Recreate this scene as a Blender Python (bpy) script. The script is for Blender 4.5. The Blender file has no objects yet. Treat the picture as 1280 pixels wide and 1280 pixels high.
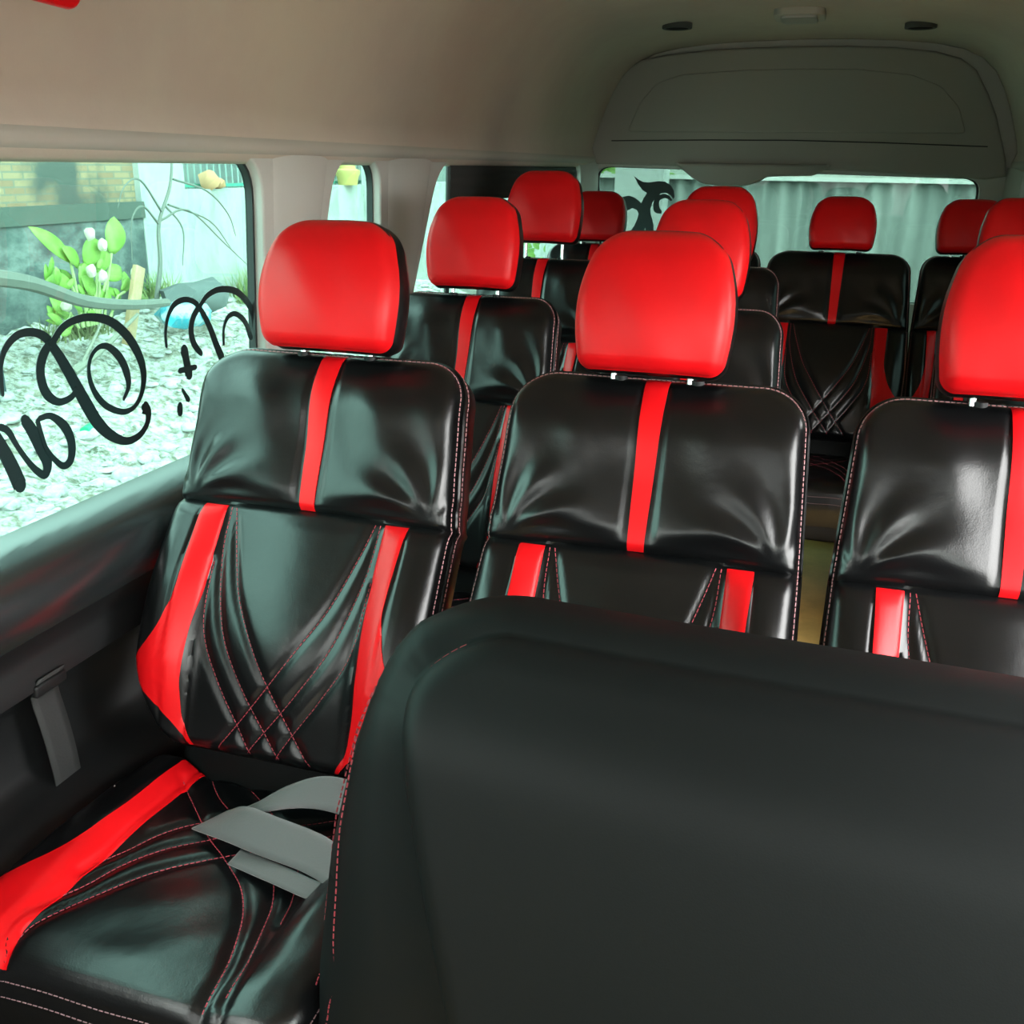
import bpy, bmesh, math, random
import numpy as np
from mathutils import Vector, Matrix, noise
random.seed(7)
PI = math.pi
scene = bpy.context.scene
COL = scene.collection

# ------------------------------------------------------------ materials
def mat(name, color=(.5, .5, .5), rough=.5, metal=0, spec=.5, bump=None, coat=0, vary=None, sheen=0):
    """bump = list of (kind, scale, strength, distance); vary = (scale, color2, lo, hi)"""
    m = bpy.data.materials.new(name); m.use_nodes = True
    nt = m.node_tree; N = nt.nodes; L = nt.links
    b = N['Principled BSDF']
    b.inputs['Base Color'].default_value = (*color, 1)
    b.inputs['Roughness'].default_value = rough
    b.inputs['Metallic'].default_value = metal
    b.inputs['Specular IOR Level'].default_value = spec
    b.inputs['Coat Weight'].default_value = coat
    b.inputs['Coat Roughness'].default_value = .2
    if sheen: b.inputs['Sheen Weight'].default_value = sheen
    tc = N.new('ShaderNodeTexCoord')
    if bump:
        prev = None
        for kind, sc, st, di in bump:
            if kind == 'v':
                t = N.new('ShaderNodeTexVoronoi'); t.inputs['Scale'].default_value = sc; out = t.outputs['Distance']
            else:
                t = N.new('ShaderNodeTexNoise'); t.inputs['Scale'].default_value = sc; t.inputs['Detail'].default_value = 4; out = t.outputs[0]
            L.new(tc.outputs['Object'], t.inputs['Vector'])
            bp = N.new('ShaderNodeBump'); bp.inputs['Strength'].default_value = st; bp.inputs['Distance'].default_value = di
            L.new(out, bp.inputs['Height'])
            if prev: L.new(prev.outputs[0], bp.inputs['Normal'])
            prev = bp
        L.new(prev.outputs[0], b.inputs['Normal'])
    if vary:
        sc, c2, lo, hi = vary
        t = N.new('ShaderNodeTexNoise'); t.inputs['Scale'].default_value = sc; t.inputs['Detail'].default_value = 6; t.inputs['Roughness'].default_value = .65
        L.new(tc.outputs['Object'], t.inputs['Vector'])
        r = N.new('ShaderNodeMapRange'); r.inputs['From Min'].default_value = lo; r.inputs['From Max'].default_value = hi
        L.new(t.outputs[0], r.inputs['Value'])
        mx = N.new('ShaderNodeMix'); mx.data_type = 'RGBA'
        mx.inputs['A'].default_value = (*color, 1); mx.inputs['B'].default_value = (*c2, 1)
        L.new(r.outputs[0], mx.inputs['Factor']); L.new(mx.outputs['Result'], b.inputs['Base Color'])
    return m

LEATHER_BUMP = [('n', 9, .35, .006), ('v', 420, .10, .0006)]
black = mat('black_leather', (.0032, .0034, .0038), .275, spec=.42, bump=LEATHER_BUMP)
black_plain = mat('black_leather_matte', (.0040, .0052, .0052), .55, spec=.13, bump=[('n', 6, .25, .004), ('v', 500, .1, .0005)])
red = mat('red_leather', (.66, .004, .007), .40, spec=.25, bump=[('n', 10, .25, .004), ('v', 420, .08, .0005)])
thread_red = mat('red_thread', (.36, .04, .06), .7)
thread_dull = mat('dull_grey_pink_thread', (.20, .12, .13), .8)
thread_pink = mat('pale_pink_thread', (.60, .30, .32), .7)
chrome = mat('chrome', (.75, .75, .75), .18, 1)
plastic = mat('black_plastic', (.006, .0065, .007), .5, spec=.25, bump=[('n', 300, .1, .0006)])
plastic_grey = mat('dark_grey_plastic', (.045, .046, .045), .5, bump=[('n', 300, .1, .0006)])
trim_gloss = mat('smooth_black_plastic', (.012, .015, .016), .26, spec=.9, bump=[('n', 300, .06, .0005)])
rubber = mat('black_rubber', (.008, .012, .012), .5)
headliner = mat('beige_headliner', (.50, .445, .375), .9, spec=.2, bump=[('n', 180, .2, .001)], vary=(2.2, (.47, .40, .345), .4, .6))
trim_cloth = mat('grey_beige_trim', (.40, .385, .34), .7, spec=.3, bump=[('n', 220, .12, .0008)])
pillar_m = mat('grey_pillar_trim', (.44, .44, .41), .62, spec=.35, bump=[('n', 220, .1, .0008)])
panel_m = mat('rear_panel_grey', (.30, .295, .265), .8, spec=.3, bump=[('n', 200, .15, .0008)])
belt_m = mat('grey_webbing', (.085, .085, .085), .75, bump=[('n', 260, .3, .001)], sheen=.3)
sticker = mat('black_vinyl', (.006, .02, .02), .35)
floor_m = mat('brown_vinyl_floor', (.66, .42, .13), .5, vary=(6, (.52, .33, .10), .4, .6))
strap_m = mat('dark_webbing', (.016, .017, .017), .7, bump=[('n', 260, .3, .001)])
paint = mat('van_paint', (.55, .55, .55), .35)

def glass_mat(name, tint, refl=.06):
    m = bpy.data.materials.new(name); m.use_nodes = True
    nt = m.node_tree; N = nt.nodes; L = nt.links
    for n in list(N): N.remove(n)
    o = N.new('ShaderNodeOutputMaterial'); t = N.new('ShaderNodeBsdfTransparent'); g = N.new('ShaderNodeBsdfGlossy'); mx = N.new('ShaderNodeMixShader')
    lw = N.new('ShaderNodeLayerWeight'); lw.inputs['Blend'].default_value = .5
    pw = N.new('ShaderNodeMath'); pw.operation = 'POWER'; pw.inputs[1].default_value = 5; L.new(lw.outputs['Facing'], pw.inputs[0])
    f = N.new('ShaderNodeMath'); f.operation = 'MULTIPLY_ADD'; f.inputs[1].default_value = .5; f.inputs[2].default_value = .03; L.new(pw.outputs[0], f.inputs[0])
    g.inputs['Roughness'].default_value = .02
    t.inputs['Color'].default_value = (*tint, 1)
    L.new(f.outputs[0], mx.inputs[0]); L.new(t.outputs[0], mx.inputs[1]); L.new(g.outputs[0], mx.inputs[2]); L.new(mx.outputs[0], o.inputs[0])
    return m
glass_side = glass_mat('green_tinted_glass', (.46, .63, .59))
glass_rear = glass_mat('tinted_rear_glass', (.27, .36, .33))
glass_dark = glass_mat('light_cutting_glass', (.14, .18, .17))  # tint darkened to keep light from the unseen right windows off rear seats
glass_front = glass_mat('tinted_windscreen', (.52, .55, .53))
glass_clear = glass_mat('clear_glass', (.86, .9, .88))

# ------------------------------------------------------------ mesh helpers
class MB:
    def __init__(s): s.v = []; s.f = []
    def add(s, vs, fs):
        b = len(s.v); s.v.extend([tuple(map(float, v)) for v in vs]); s.f.extend([tuple(b + i for i in f) for f in fs])
    def grid(s, P, close_u=False):
        """P: array (rows, cols, 3)"""
        r, c = P.shape[:2]; fs = []
        for i in range(r - 1):
            for j in range(c - 1 + (1 if close_u else 0)):
                k = (j + 1) % c
                fs.append((i*c+j, i*c+k, (i+1)*c+k, (i+1)*c+j))
        s.add(P.reshape(-1, 3), fs)
    def box(s, c, d, rot=None):
        vs = [Vector(((x-.5)*d[0], (y-.5)*d[1], (z-.5)*d[2])) for x in (0, 1) for y in (0, 1) for z in (0, 1)]
        if rot: vs = [rot @ v for v in vs]
        vs = [v + Vector(c) for v in vs]
        s.add(vs, [(0,1,3,2), (4,6,7,5), (0,4,5,1), (2,3,7,6), (0,2,6,4), (1,5,7,3)])
    def tube(s, pts, r, n=6, cap=True):
        pts = [Vector(p) for p in pts]; m = len(pts)
        rs = r if isinstance(r, (list, tuple)) else [r]*m
        t0 = (pts[1]-pts[0]).normalized()
        up = Vector((0, 0, 1)) if abs(t0.z) < .9 else Vector((1, 0, 0))
        a = t0.cross(up).normalized(); vs = []
        for i, p in enumerate(pts):
            t = (pts[min(i+1, m-1)] - pts[max(i-1, 0)]).normalized()
            a = (a - t*a.dot(t)).normalized(); b = t.cross(a)
            for k in range(n):
                th = 2*PI*k/n; vs.append(p + (a*math.cos(th) + b*math.sin(th))*rs[i])
        fs = [(i*n+k, i*n+(k+1) % n, (i+1)*n+(k+1) % n, (i+1)*n+k) for i in range(m-1) for k in range(n)]
        if cap: fs += [tuple(reversed(range(n))), tuple((m-1)*n+k for k in range(n))]
        s.add(vs, fs)
    def build(s, name, m, parent=None, smooth=True, angle=40, bevel=0):
        me = bpy.data.meshes.new(name); me.from_pydata(s.v, [], s.f); me.update()
        bm = bmesh.new(); bm.from_mesh(me)
        bmesh.ops.recalc_face_normals(bm, faces=bm.faces)
        if bevel:
            bmesh.ops.bevel(bm, geom=list(bm.edges), offset=bevel, segments=3, affect='EDGES', profile=.5)
        for f in bm.faces: f.smooth = smooth
        if smooth:
            for e in bm.edges:
                if len(e.link_faces) == 2 and e.calc_face_angle(0) > math.radians(angle): e.smooth = False
        bm.to_mesh(me); bm.free()
        me.materials.append(m)
        o = bpy.data.objects.new(name, me); COL.objects.link(o)
        if parent: o.parent = parent
        return o

def tag(o, label=None, cat=None, group=None, kind=None):
    if label: o['label'] = label
    if cat: o['category'] = cat
    if group: o['group'] = group
    if kind: o['kind'] = kind
    return o
def empty(name, loc=(0, 0, 0), rz=0):
    o = bpy.data.objects.new(name, None); o.empty_display_size = .1; COL.objects.link(o)
    o.location = loc; o.rotation_euler = (0, 0, rz); return o
def catmull(pts, n=8):
    P = [np.array(p, float) for p in pts]; P = [2*P[0]-P[1]] + P + [2*P[-1]-P[-2]]; out = []
    for i in range(1, len(P)-2):
        for k in range(n):
            t = k/n
            out.append(.5*((2*P[i]) + (-P[i-1]+P[i+1])*t + (2*P[i-1]-5*P[i]+4*P[i+1]-P[i+2])*t*t + (-P[i-1]+3*P[i]-3*P[i+1]+P[i+2])*t**3))
    out.append(P[-2]); return np.array(out)
def smooth01(a, b, x):
    t = np.clip((x-a)/(b-a), 0, 1); return t*t*(3-2*t)
def polydist(X, Y, poly):
    d = np.full(np.shape(X), 1e9)
    for (x0, y0), (x1, y1) in zip(poly[:-1], poly[1:]):
        dx, dy = x1-x0, y1-y0; L2 = dx*dx+dy*dy+1e-12
        t = np.clip(((X-x0)*dx+(Y-y0)*dy)/L2, 0, 1)
        d = np.minimum(d, np.hypot(X-x0-t*dx, Y-y0-t*dy))
    return d

# ------------------------------------------------------------ upholstered panel: a padded face with its own outline, sides and back
class Panel:
    def __init__(s, H, tab, rt, rb, h, R=.022, ns=120, nx=90):
        s.H, s.rt, s.rb, s.hf, s.R, s.ns, s.nx = H, rt, rb, h, R, ns, nx
        s.ts = np.array([a for a, b in tab]); s.tw = np.array([b for a, b in tab])
    def base_hw(s, S):
        # smooth table lookup
        S = np.asarray(S, float); acc = 0
        for o in (-.012, 0, .012): acc = acc + np.interp(np.clip(S+o, 0, s.H), s.ts, s.tw)
        return acc/3
    def hw(s, S):
        S = np.asarray(S, float); w = s.base_hw(S)
        a = np.clip((S-(s.H-s.rt))/s.rt, 0, 1); w = w - s.rt*(1-np.sqrt(np.maximum(0, 1-a*a)))
        if s.rb > 0:
            b = np.clip((s.rb-S)/s.rb, 0, 1); w = w - s.rb*(1-np.sqrt(np.maximum(0, 1-b*b)))
        return w
    def dist(s, X, S):
        w = s.base_hw(S); d = np.minimum(np.minimum(w-np.abs(X), s.H-S), S)
        cx = w-s.rt; cs = s.H-s.rt
        m = (np.abs(X) > cx) & (S > cs)
        d = np.where(m, s.rt-np.hypot(np.abs(X)-cx, S-cs), d)
        if s.rb > 0:
            cx = w-s.rb; m = (np.abs(X) > cx) & (S < s.rb)
            d = np.where(m, s.rb-np.hypot(np.abs(X)-cx, S-s.rb), d)
        return np.maximum(d, 0)
    def n(s, X, S):
        X = np.asarray(X, float); S = np.asarray(S, float)
        q = np.clip(1-s.dist(X, S)/s.R, 0, 1)
        return s.hf(X, S) - s.R*(1-np.sqrt(np.maximum(0, 1-q*q)))
    def loop(s, inset=0, m=None):
        """outline as list of (x, s) from bottom left up over the top and back down"""
        a = np.linspace(0, PI/2, 14)
        S = np.unique(np.round(np.concatenate([np.linspace(0, s.H, s.ns), s.H-s.rt+s.rt*np.sin(a)] + ([s.rb-s.rb*np.sin(a)] if s.rb > 0 else [])), 5))
        return S
    def build(s, name, m, mp, rings, parent=None, back=.012):
        S = s.loop(); u = np.linspace(-1, 1, s.nx); u = np.sign(u)*(1-(1-np.abs(u))**1.25)
        SS = np.repeat(S[:, None], s.nx, 1); XX = u[None, :]*s.hw(S)[:, None]
        NN = s.n(XX, SS)
        P = np.stack([XX, NN, SS], -1)
        r, c = SS.shape
        idx = [i*c for i in range(r)] + [(r-1)*c+j for j in range(1, c)] + [i*c+c-1 for i in range(r-2, -1, -1)] + [j for j in range(c-2, 0, -1)]
        flat = P.reshape(-1, 3); B = flat[idx]; n = len(B)
        fwd = np.roll(B, -1, 0)-np.roll(B, 1, 0)
        out = np.stack([-fwd[:, 2], fwd[:, 0]], -1); out /= (np.linalg.norm(out, axis=1)[:, None]+1e-9)
        # outward = left of the travelling direction
        verts = [flat]; T = max(rg[1] for rg in rings)
        for off, drop in rings:
            o_ = off(B[:, 2]) if callable(off) else np.full(n, off)
            Q = np.stack([B[:, 0]+out[:, 0]*o_, B[:, 1]-drop, B[:, 2]+out[:, 1]*o_], -1); 
            if drop == T and T > .05: Q[:, 1] = np.mean(B[:, 1])-drop
            verts.append(Q)
        cen = np.array([[0, np.mean(B[:, 1])-T-back, s.H/2]])
        V = np.concatenate(verts+[cen]); N0 = len(flat)
        F = [(i*c+j, i*c+j+1, (i+1)*c+j+1, (i+1)*c+j) for i in range(r-1) for j in range(c-1)]
        prev = idx
        for k in range(len(rings)):
            cur = [N0+k*n+i for i in range(n)]
            F += [(prev[i], prev[(i+1) % n], cur[(i+1) % n], cur[i]) for i in range(n)]
            prev = cur
        ce = len(V)-1
        F += [(prev[i], prev[(i+1) % n], ce) for i in range(n)]
        mb = MB(); mb.add([mp(*v) for v in V], F)
        s.B, s.out = B, out
        return mb.build(name, m, parent, angle=50)
    def strip(s, name, m, mp, xl, xr, s0, s1, lift=.0015, parent=None, k=7, ns=60):
        S = np.linspace(s0, s1, ns); P = []
        for a in S:
            w = float(s.hw(a)); l = max(-w, min(w, xl(a))); r_ = max(-w, min(w, xr(a)))
            X = np.linspace(l, r_, k); Nn = s.n(X, np.full(k, a)) + lift
            row = [(l, Nn[0]-.005, a)] + [(x, y, a) for x, y in zip(X, Nn)] + [(r_, Nn[-1]-.005, a)]
            P.append([mp(*v) for v in row])
        P = np.array(P)
        e0 = P[0].copy(); e1 = P[-1].copy()
        for j in range(k+2):
            pass
        mb = MB(); mb.grid(P)
        return mb.build(name, m, parent, angle=60)
    def dashes(s, mb, mp, pts, lift=.0006, r=.0009, dl=.0055, gap=.0025):
        """thread stitches along a polyline given as (x, n, s) points"""
        P = [Vector(p) for p in pts]; pos = 0; seg = 0; acc = [0]
        for a, b in zip(P[:-1], P[1:]): acc.append(acc[-1]+(b-a).length)
        def at(d):
            i = min(max(np.searchsorted(acc, d)-1, 0), len(P)-2)
            t = (d-acc[i])/max(acc[i+1]-acc[i], 1e-9); return P[i].lerp(P[i+1], t)
        d = 0
        while d+dl < acc[-1]:
            a, b = at(d), at(d+dl)
            mb.tube([mp(*a), mp(*b)], r, 4); d += dl+gap
    def line(s, poly, lift=.0006, step=12):
        pts = catmull(poly, step); X, S_ = pts[:, 0], pts[:, 1]
        Nn = s.n(X, S_)+lift; return [(x, n_, s_) for x, n_, s_ in zip(X, Nn, S_)]

# ------------------------------------------------------------ the passenger seat
RECL = math.radians(25); HB = .665; SEAM = .398
HINGE = (0., .455)                       # y, z of the bottom of the backrest face
def mp_back(x, n, s):
    return (x, HINGE[0] + s*math.sin(RECL) - n*math.cos(RECL), HINGE[1] + s*math.cos(RECL) + n*math.sin(RECL))
QB = [[(-.123, .392), (-.107, .335), (-.080, .255), (-.045, .19), (0, .118), (.055, .04), (.082, .004)],
      [(-.131, .392), (-.126, .31), (-.095, .195), (-.045, .108), (.008, .035), (.03, .004)],
      [(-.137, .30), (-.128, .19), (-.088, .11), (-.045, .045), (-.02, .004)]]
QB = [catmull(q, 6) for q in QB]; QB += [q*np.array([-1, 1]) for q in QB]
def seamline(X): return SEAM + .004*np.cos(X*9)
def h_back(X, S):
    h = .020*np.exp(-((S-.16)/.14)**2) - .010*smooth01(.25, .42, S)*(1-smooth01(.5, .62, S))
    h = h - .030*smooth01(HB-.13, HB+.03, S)**2
    low = 1-smooth01(SEAM-.03, SEAM+.01, S); bol = 1-smooth01(SEAM-.16, SEAM+.02, S)*.6
    ax = np.abs(X)
    h = h + low*bol*(.027*smooth01(.120, .180, ax)*(1-.5*smooth01(.20, .245, ax))*(.35+.65*smooth01(.02, .15, S)))
    h = h + low*.010*np.exp(-(X/.08)**2)*smooth01(0, .2, S)
    # upper cushion: soft pillow, valley at the centre stripe
    up = smooth01(SEAM, SEAM+.04, S)
    h = h + up*.014*np.sin(np.clip((ax-.015)/.21, 0, 1)*PI)**.7*(1-smooth01(HB-.1, HB, S))
    h = h - .004*np.exp(-((ax-.021)/.0035)**2)*up
    # seam between the two cushions
    ds = S-seamline(X)
    h = h - .008*np.exp(-(ds/.0042)**2) - .007*np.exp(-np.abs(ds)/.018)
    # stripe edge seams
    for xl in (.139, .181): h = h - .003*np.exp(-((ax-xl)/.003)**2)*low
    # quilting
    q = polydist(X, S, QB[0])
    for p in QB[1:]: q = np.minimum(q, polydist(X, S, p))
    h = h + low*(.0045*(1-np.exp(-(q/.007)**2))-.0045)*(ax < .16)
    # leather folds running out of the lower corners of the upper cushion
    for sg, ph, amp, fr in ((-1, .3, .0040, 10.5), (1, 1.7, .0036, 9.5)):
        dx = X-sg*.205; dy = S-(SEAM+.006); rr = np.hypot(dx, dy); th = np.arctan2(dy, -sg*dx)
        h = h + amp*np.sin(fr*th+ph+2.2*rr/.1)*np.exp(-((rr-.085)/.045)**2)*smooth01(0, .02, dy)
    # lazy vertical folds
    h = h + up*.0022*np.sin(X*62+S*14)*np.exp(-((S-.56)/.07)**2)
    return h
back = Panel(HB, [(0, .172), (.03, .195), (.07, .222), (.13, .240), (.24, .243), (.4, .238), (.55, .229), (HB, .222)], .062, .03, h_back, R=.020, ns=150, nx=112)

# headrest
HH = .212
def h_head(X, S): 
    t = np.clip(S/HH, 0, 1)
    return .022*(1-(X/.125)**2) + .018*np.sin(t*PI)**.8 - .02*smooth01(.7, 1.15, t) + .0012*np.sin(X*60+S*30)
head = Panel(HH, [(0, .108), (.03, .114), (.06, .1175), (.09, .1185), (.12, .116), (.15, .109), (.18, .099), (HH, .086)], .042, .019, h_head, R=.02, ns=50, nx=50)
HT = math.radians(17)
HEAD0 = (HINGE[0] + HB*math.sin(RECL) - .018, HINGE[1] + HB*math.cos(RECL) + .004)
def mp_head(x, n, s):
    return (x, HEAD0[0] + s*math.sin(HT) - n*math.cos(HT), HEAD0[1] + s*math.cos(HT) + n*math.sin(HT))

# cushion: s runs from the rear (0) to the front edge
HC = .448; CY0 = .035; CZ = .385
def mp_cush(x, n, s): return (x, CY0 - s, CZ + n)
QC = [[(-.148, .07), (-.115, .10), (-.045, .17), (0, .206), (.05, .250), (.082, .297), (.105, .355), (.118, .412), (.120, .468)],
      [(-.148, .0), (-.09, .07), (0, .14), (.04, .178), (.08, .218), (.107, .268), (.124, .33), (.136, .39), (.138, .44)],
      [(-.10, .0), (0, .08), (.06, .135), (.10, .185), (.126, .25), (.14, .31)]]
QC = [np.array([(x, s-.02) for x, s in catmull(q, 6) if s > .021 and s < HC+.018]) for q in QC]
QC = [q*np.array([1.05, 1]) for q in QC] + [np.array([(-x*(1.10+.14*float(smooth01(.28, .42, s))), s) for x, s in q]) for q in QC]
def h_cush(X, S):
    ax = np.abs(X)
    h = .012*np.sin(np.clip(S/HC, 0, 1)*PI) + .018*smooth01(.2, .45, S) - .018*smooth01(.37, .46, S)**2
    h = h + .030*smooth01(.13, .19, ax)*(1-.45*smooth01(.21, .26, ax))*(1-.8*smooth01(.2, .44, S))
    q = polydist(X, S, QC[0])
    for p in QC[1:]: q = np.minimum(q, polydist(X, S, p))
    h = h + (.005*(1-np.exp(-(q/.008)**2))-.005)*(ax < .175)
    h = h - .003*np.exp(-((ax-.152)/.003)**2)
    h = h + .0015*np.sin(X*40+S*25)*np.sin(S*30)
    return h
cush = Panel(HC, [(0, .235), (.1, .245), (.3, .252), (HC, .246)], .05, .03, h_cush, R=.022, ns=110, nx=100)

def make_seat():
    root = empty('passenger_seat')
    b = back.build('backrest', black, mp_back, [(.004, .010), (.006, .035), (.002, .075), (-.012, .100), (-.035, .112)], root)
    back.strip('center_stripe', red, mp_back, lambda a: -.0125-.006*(a-SEAM)/(HB-SEAM), lambda a: .0125+.006*(a-SEAM)/(HB-SEAM), SEAM+.004, HB-.0005, parent=b, lift=.002, ns=70)['label'] = 'red leather stripe down the upper backrest'
    fl = [(0, .125), (.03, .150), (.09, .222), (.115, .240), (.135, .228), (.16, .207), (.19, .191), (.25, .176), (.33, .177), (.40, .179)]
    fi = [(0, .120), (.04, .143), (.10, .150), (.19, .146), (.25, .140), (.40, .139)]
    FL = lambda a: float(np.mean([np.interp(a+o, *zip(*fl)) for o in (-.01, 0, .01)])) if a < .38 else .1785
    FI = lambda a: float(np.mean([np.interp(a+o, *zip(*fi)) for o in (-.01, 0, .01)]))
    back.strip('side_stripe', red, mp_back, lambda a: -FL(a), lambda a: -FI(a), .004, SEAM-.004, parent=b, ns=90, k=12)['label'] = 'red stripe flaring out to the backrest edge'
    back.strip('side_stripe', red, mp_back, lambda a: FI(a), lambda a: FL(a), .004, SEAM-.004, parent=b, ns=90, k=12)['label'] = 'red stripe flaring out to the backrest edge'
    mb = MB()
    for q in QB: back.dashes(mb, mp_back, [(x, float(back.n(x, s_))+.0008, s_) for x, s_ in q], r=.0007)
    mb.build('quilt_stitching', thread_red, b)['label'] = 'fine red crossing stitches'
    # piping and twin seams round the edge
    B, out = back.B, back.out; n = len(B); k0 = 6
    nrow = len(back.loop()); seg = [i for i in range(k0, 2*nrow+back.nx-2-k0) if i < n]
    def ring(o, d): return [(B[i][0]+out[i][0]*o, B[i][1]-d, B[i][2]+out[i][1]*o) for i in seg]
    p = MB(); p.tube([mp_back(*v) for v in ring(.0045, .012)], .0034, 6); p.build('piping', black, b)
    st = MB()
    back.dashes(st, mp_back, ring(.0012, -.0005), r=.0009)
    back.dashes(st, mp_back, ring(.0062, .024), r=.0010)
    st.build('edge_stitching', thread_pink, b)['label'] = 'twin rows of pale pink stitches along the edge'
    # headrest
    hd = head.build('headrest', red, mp_head, [(.002, .006)], root, back=.0)
    hb = head.build('headrest_back', black, mp_head, [(.001, .017), (.004, .034), (-.004, .062), (-.022, .085), (-.045, .093)], hd)
    # push the black shell just behind the red face
    me = hb.data
    nf = len(head.loop())*head.nx
    for i, v in enumerate(me.vertices):
        if i < nf: v.co.y += .013
    hb['label'] = 'black leather side and back of the headrest'
    for sg in (-1, 1):
        q = MB(); q.tube([(sg*.06, HEAD0[0]+.045, HEAD0[1]-.06), (sg*.06, HEAD0[0]+.055, HEAD0[1]+.05)], .0055, 10); q.build('headrest_post', chrome, hd)
        g = MB(); g.tube([(sg*.06, HEAD0[0]+.046, HEAD0[1]-.045), (sg*.06, HEAD0[0]+.049, HEAD0[1]-.016)], .010, 12); g.build('post_guide', plastic, b)
    # cushion
    c = cush.build('cushion', black, mp_cush, [(.004, .012), (.008, .05), (.004, .095), (-.02, .115)], root, back=.0)
    co = [(0, .176), (.17, .178), (.24, .186), (.29, .203), (.35, .242), (.41, .31)]
    ci = [(0, .141), (.3, .146), (.40, .150), (.45, .142)]
    CO = lambda a: float(np.mean([np.interp(a+o, *zip(*co)) for o in (-.015, 0, .015)])); CI = lambda a: float(np.interp(a, *zip(*ci)))
    cush.strip('cushion_stripe', red, mp_cush, lambda a: -CO(a), lambda a: -CI(a), .012, HC-.004, parent=c, k=14, ns=80)['label'] = 'red stripe widening towards the front of the cushion'
    #, .012, HC-.004, parent=c, k=14, ns=80)['label'] = 'red stripe widening towards the front of the cushion'
    mb = MB()
    for q in QC: cush.dashes(mb, mp_cush, [(x, float(cush.n(x, s_))+.0008, s_) for x, s_ in q if s_ < HC-.003], r=.0008)
    mb.build('quilt_stitching', thread_red, c)['label'] = 'fine red stitches fanning to the front'
    B2, out2 = cush.B, cush.out; seg2 = range(4, 2*len(cush.loop())+cush.nx-8)
    st = MB()
    for o, d in ((.0012, -.0005), (.0062, .020)): cush.dashes(st, mp_cush, [(B2[i][0]+out2[i][0]*o, B2[i][1]-d, B2[i][2]+out2[i][1]*o) for i in seg2], r=.0009)
    st.build('edge_stitching', thread_dull, c)['label'] = 'dull pinkish stitches along the cushion edge'
    # filler under the backrest, base box and legs
    f = MB(); f.box((0, .10, .385), (.36, .13, .13), Matrix.Rotation(-RECL, 3, 'X')); f.build('lower_back', black_plain, root, bevel=.02)
    f = MB(); f.box((0, -.19, .245), (.40, .40, .07)); f.build('seat_base', plastic, root, bevel=.012)
    for sx in (-1, 1):
        for y in (-.34, -.03):
            g = MB(); g.tube([(sx*.17, y, .0), (sx*.17, y, .225)], .014, 8); g.box((sx*.17, y, .004), (.06, .07, .008)); g.build('leg', plastic_grey, root)
    return root
def copy_tree(o, parent=None):
    c = o.copy(); COL.objects.link(c); c.parent = parent
    for ch in o.children: copy_tree(ch, c)
    return c
proto = make_seat()
ROW = {'A': (1.165, .005), 'B': (2.01, .008), 'C': (2.765, .035), 'E': (3.465, .035)}
SEATS = [  # row, x, width scale, label, group, headrest lift, headrest scale z
 ('A', -.768, 1.02, 'nearest left passenger seat under the script-lettered window, loose grey belt on its cushion', .003, .965),
 ('A', -.230, .97, 'nearest middle passenger seat, directly behind the big plain black front backrest', .003, .965),
 ('A', .272, .93, 'nearest right passenger seat, bright red headrest cut off by the right edge of the photo', .006, 1.0),
 ('B', -.825, .93, 'second-row window seat on the left, directly behind the nearest left seat', 0, 1.0),
 ('B', -.287, .86, 'second-row middle seat whose red headrest rises right behind the nearest middle headrest', 0.005, 1.0),
 ('C', -.865, .88, 'third-row seat on the left with its headrest raised on visible chrome posts', .04, 1.0),
 ('C', -.335, .84, 'third-row middle seat, headrest mostly hidden behind the second-row middle headrest', 0.005, 1.0),
 ('C', .478, .72, 'third-row right seat, its dark headrest overlapping the rear bench headrests at the right edge', 0, .95),
 ('E', -.86, .785, 'rearmost-row seat on the far left, dark headrest below the left corner of the rear window', 0.0, .84),
 ('E', -.43, .785, 'rearmost-row seat second from left, only its backrest rim showing below the rear window', 0.0, .84),
 ('E', .018, 1.035, 'rearmost-row seat whose lone dark red headrest stands centrally against the rear window', 0.0, .84),
 ('E', .462, .75, 'rearmost-row seat at the right end, dark headrest under right corner of rear window', 0.0, .84)]
for i, (r, x, wx, lab, lift, hz) in enumerate(SEATS):
    o = proto if i == 0 else copy_tree(proto)
    o.location = (x, ROW[r][0], ROW[r][1]); o.scale = (wx, 1, 1)
    tag(o, lab, 'seat', 'black and red leather passenger seats')
    for ch in o.children:
        if r == 'A' and x > -.5 and ch.name.split('.')[0] in ('cushion', 'seat_base'): ch.location = (0, .09, 0); ch.scale = (1, 1, 1)
        elif i and ch.name.startswith('cushion'): ch.location = (0, 0, 0); ch.scale = (.78/wx if r == 'E' else 1, 1, 1)
        if i == 0 and ch.name == 'cushion': ch.location = (.022, 0, 0); ch.scale = (1.02, 1, 1)
        if ch.name.startswith('headrest'):
            sx = {'A': 1.0, 'B': 1.06, 'C': 1.12 if x < 0 else 1.2, 'E': 1.18}[r]
            if x < -.8 and r == 'B': sx = 1.04
            if r == 'E': sx = .926/wx
            ch.scale = (sx/1.0, 1, hz); ch.location = ({-.230: -.012, .272: -.012, .462: -.036}.get(x, 0), 0, lift + (1-hz)*HEAD0[1])
            if r == 'B': ch.location.z += .009
bpy.context.view_layer.update()

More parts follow.
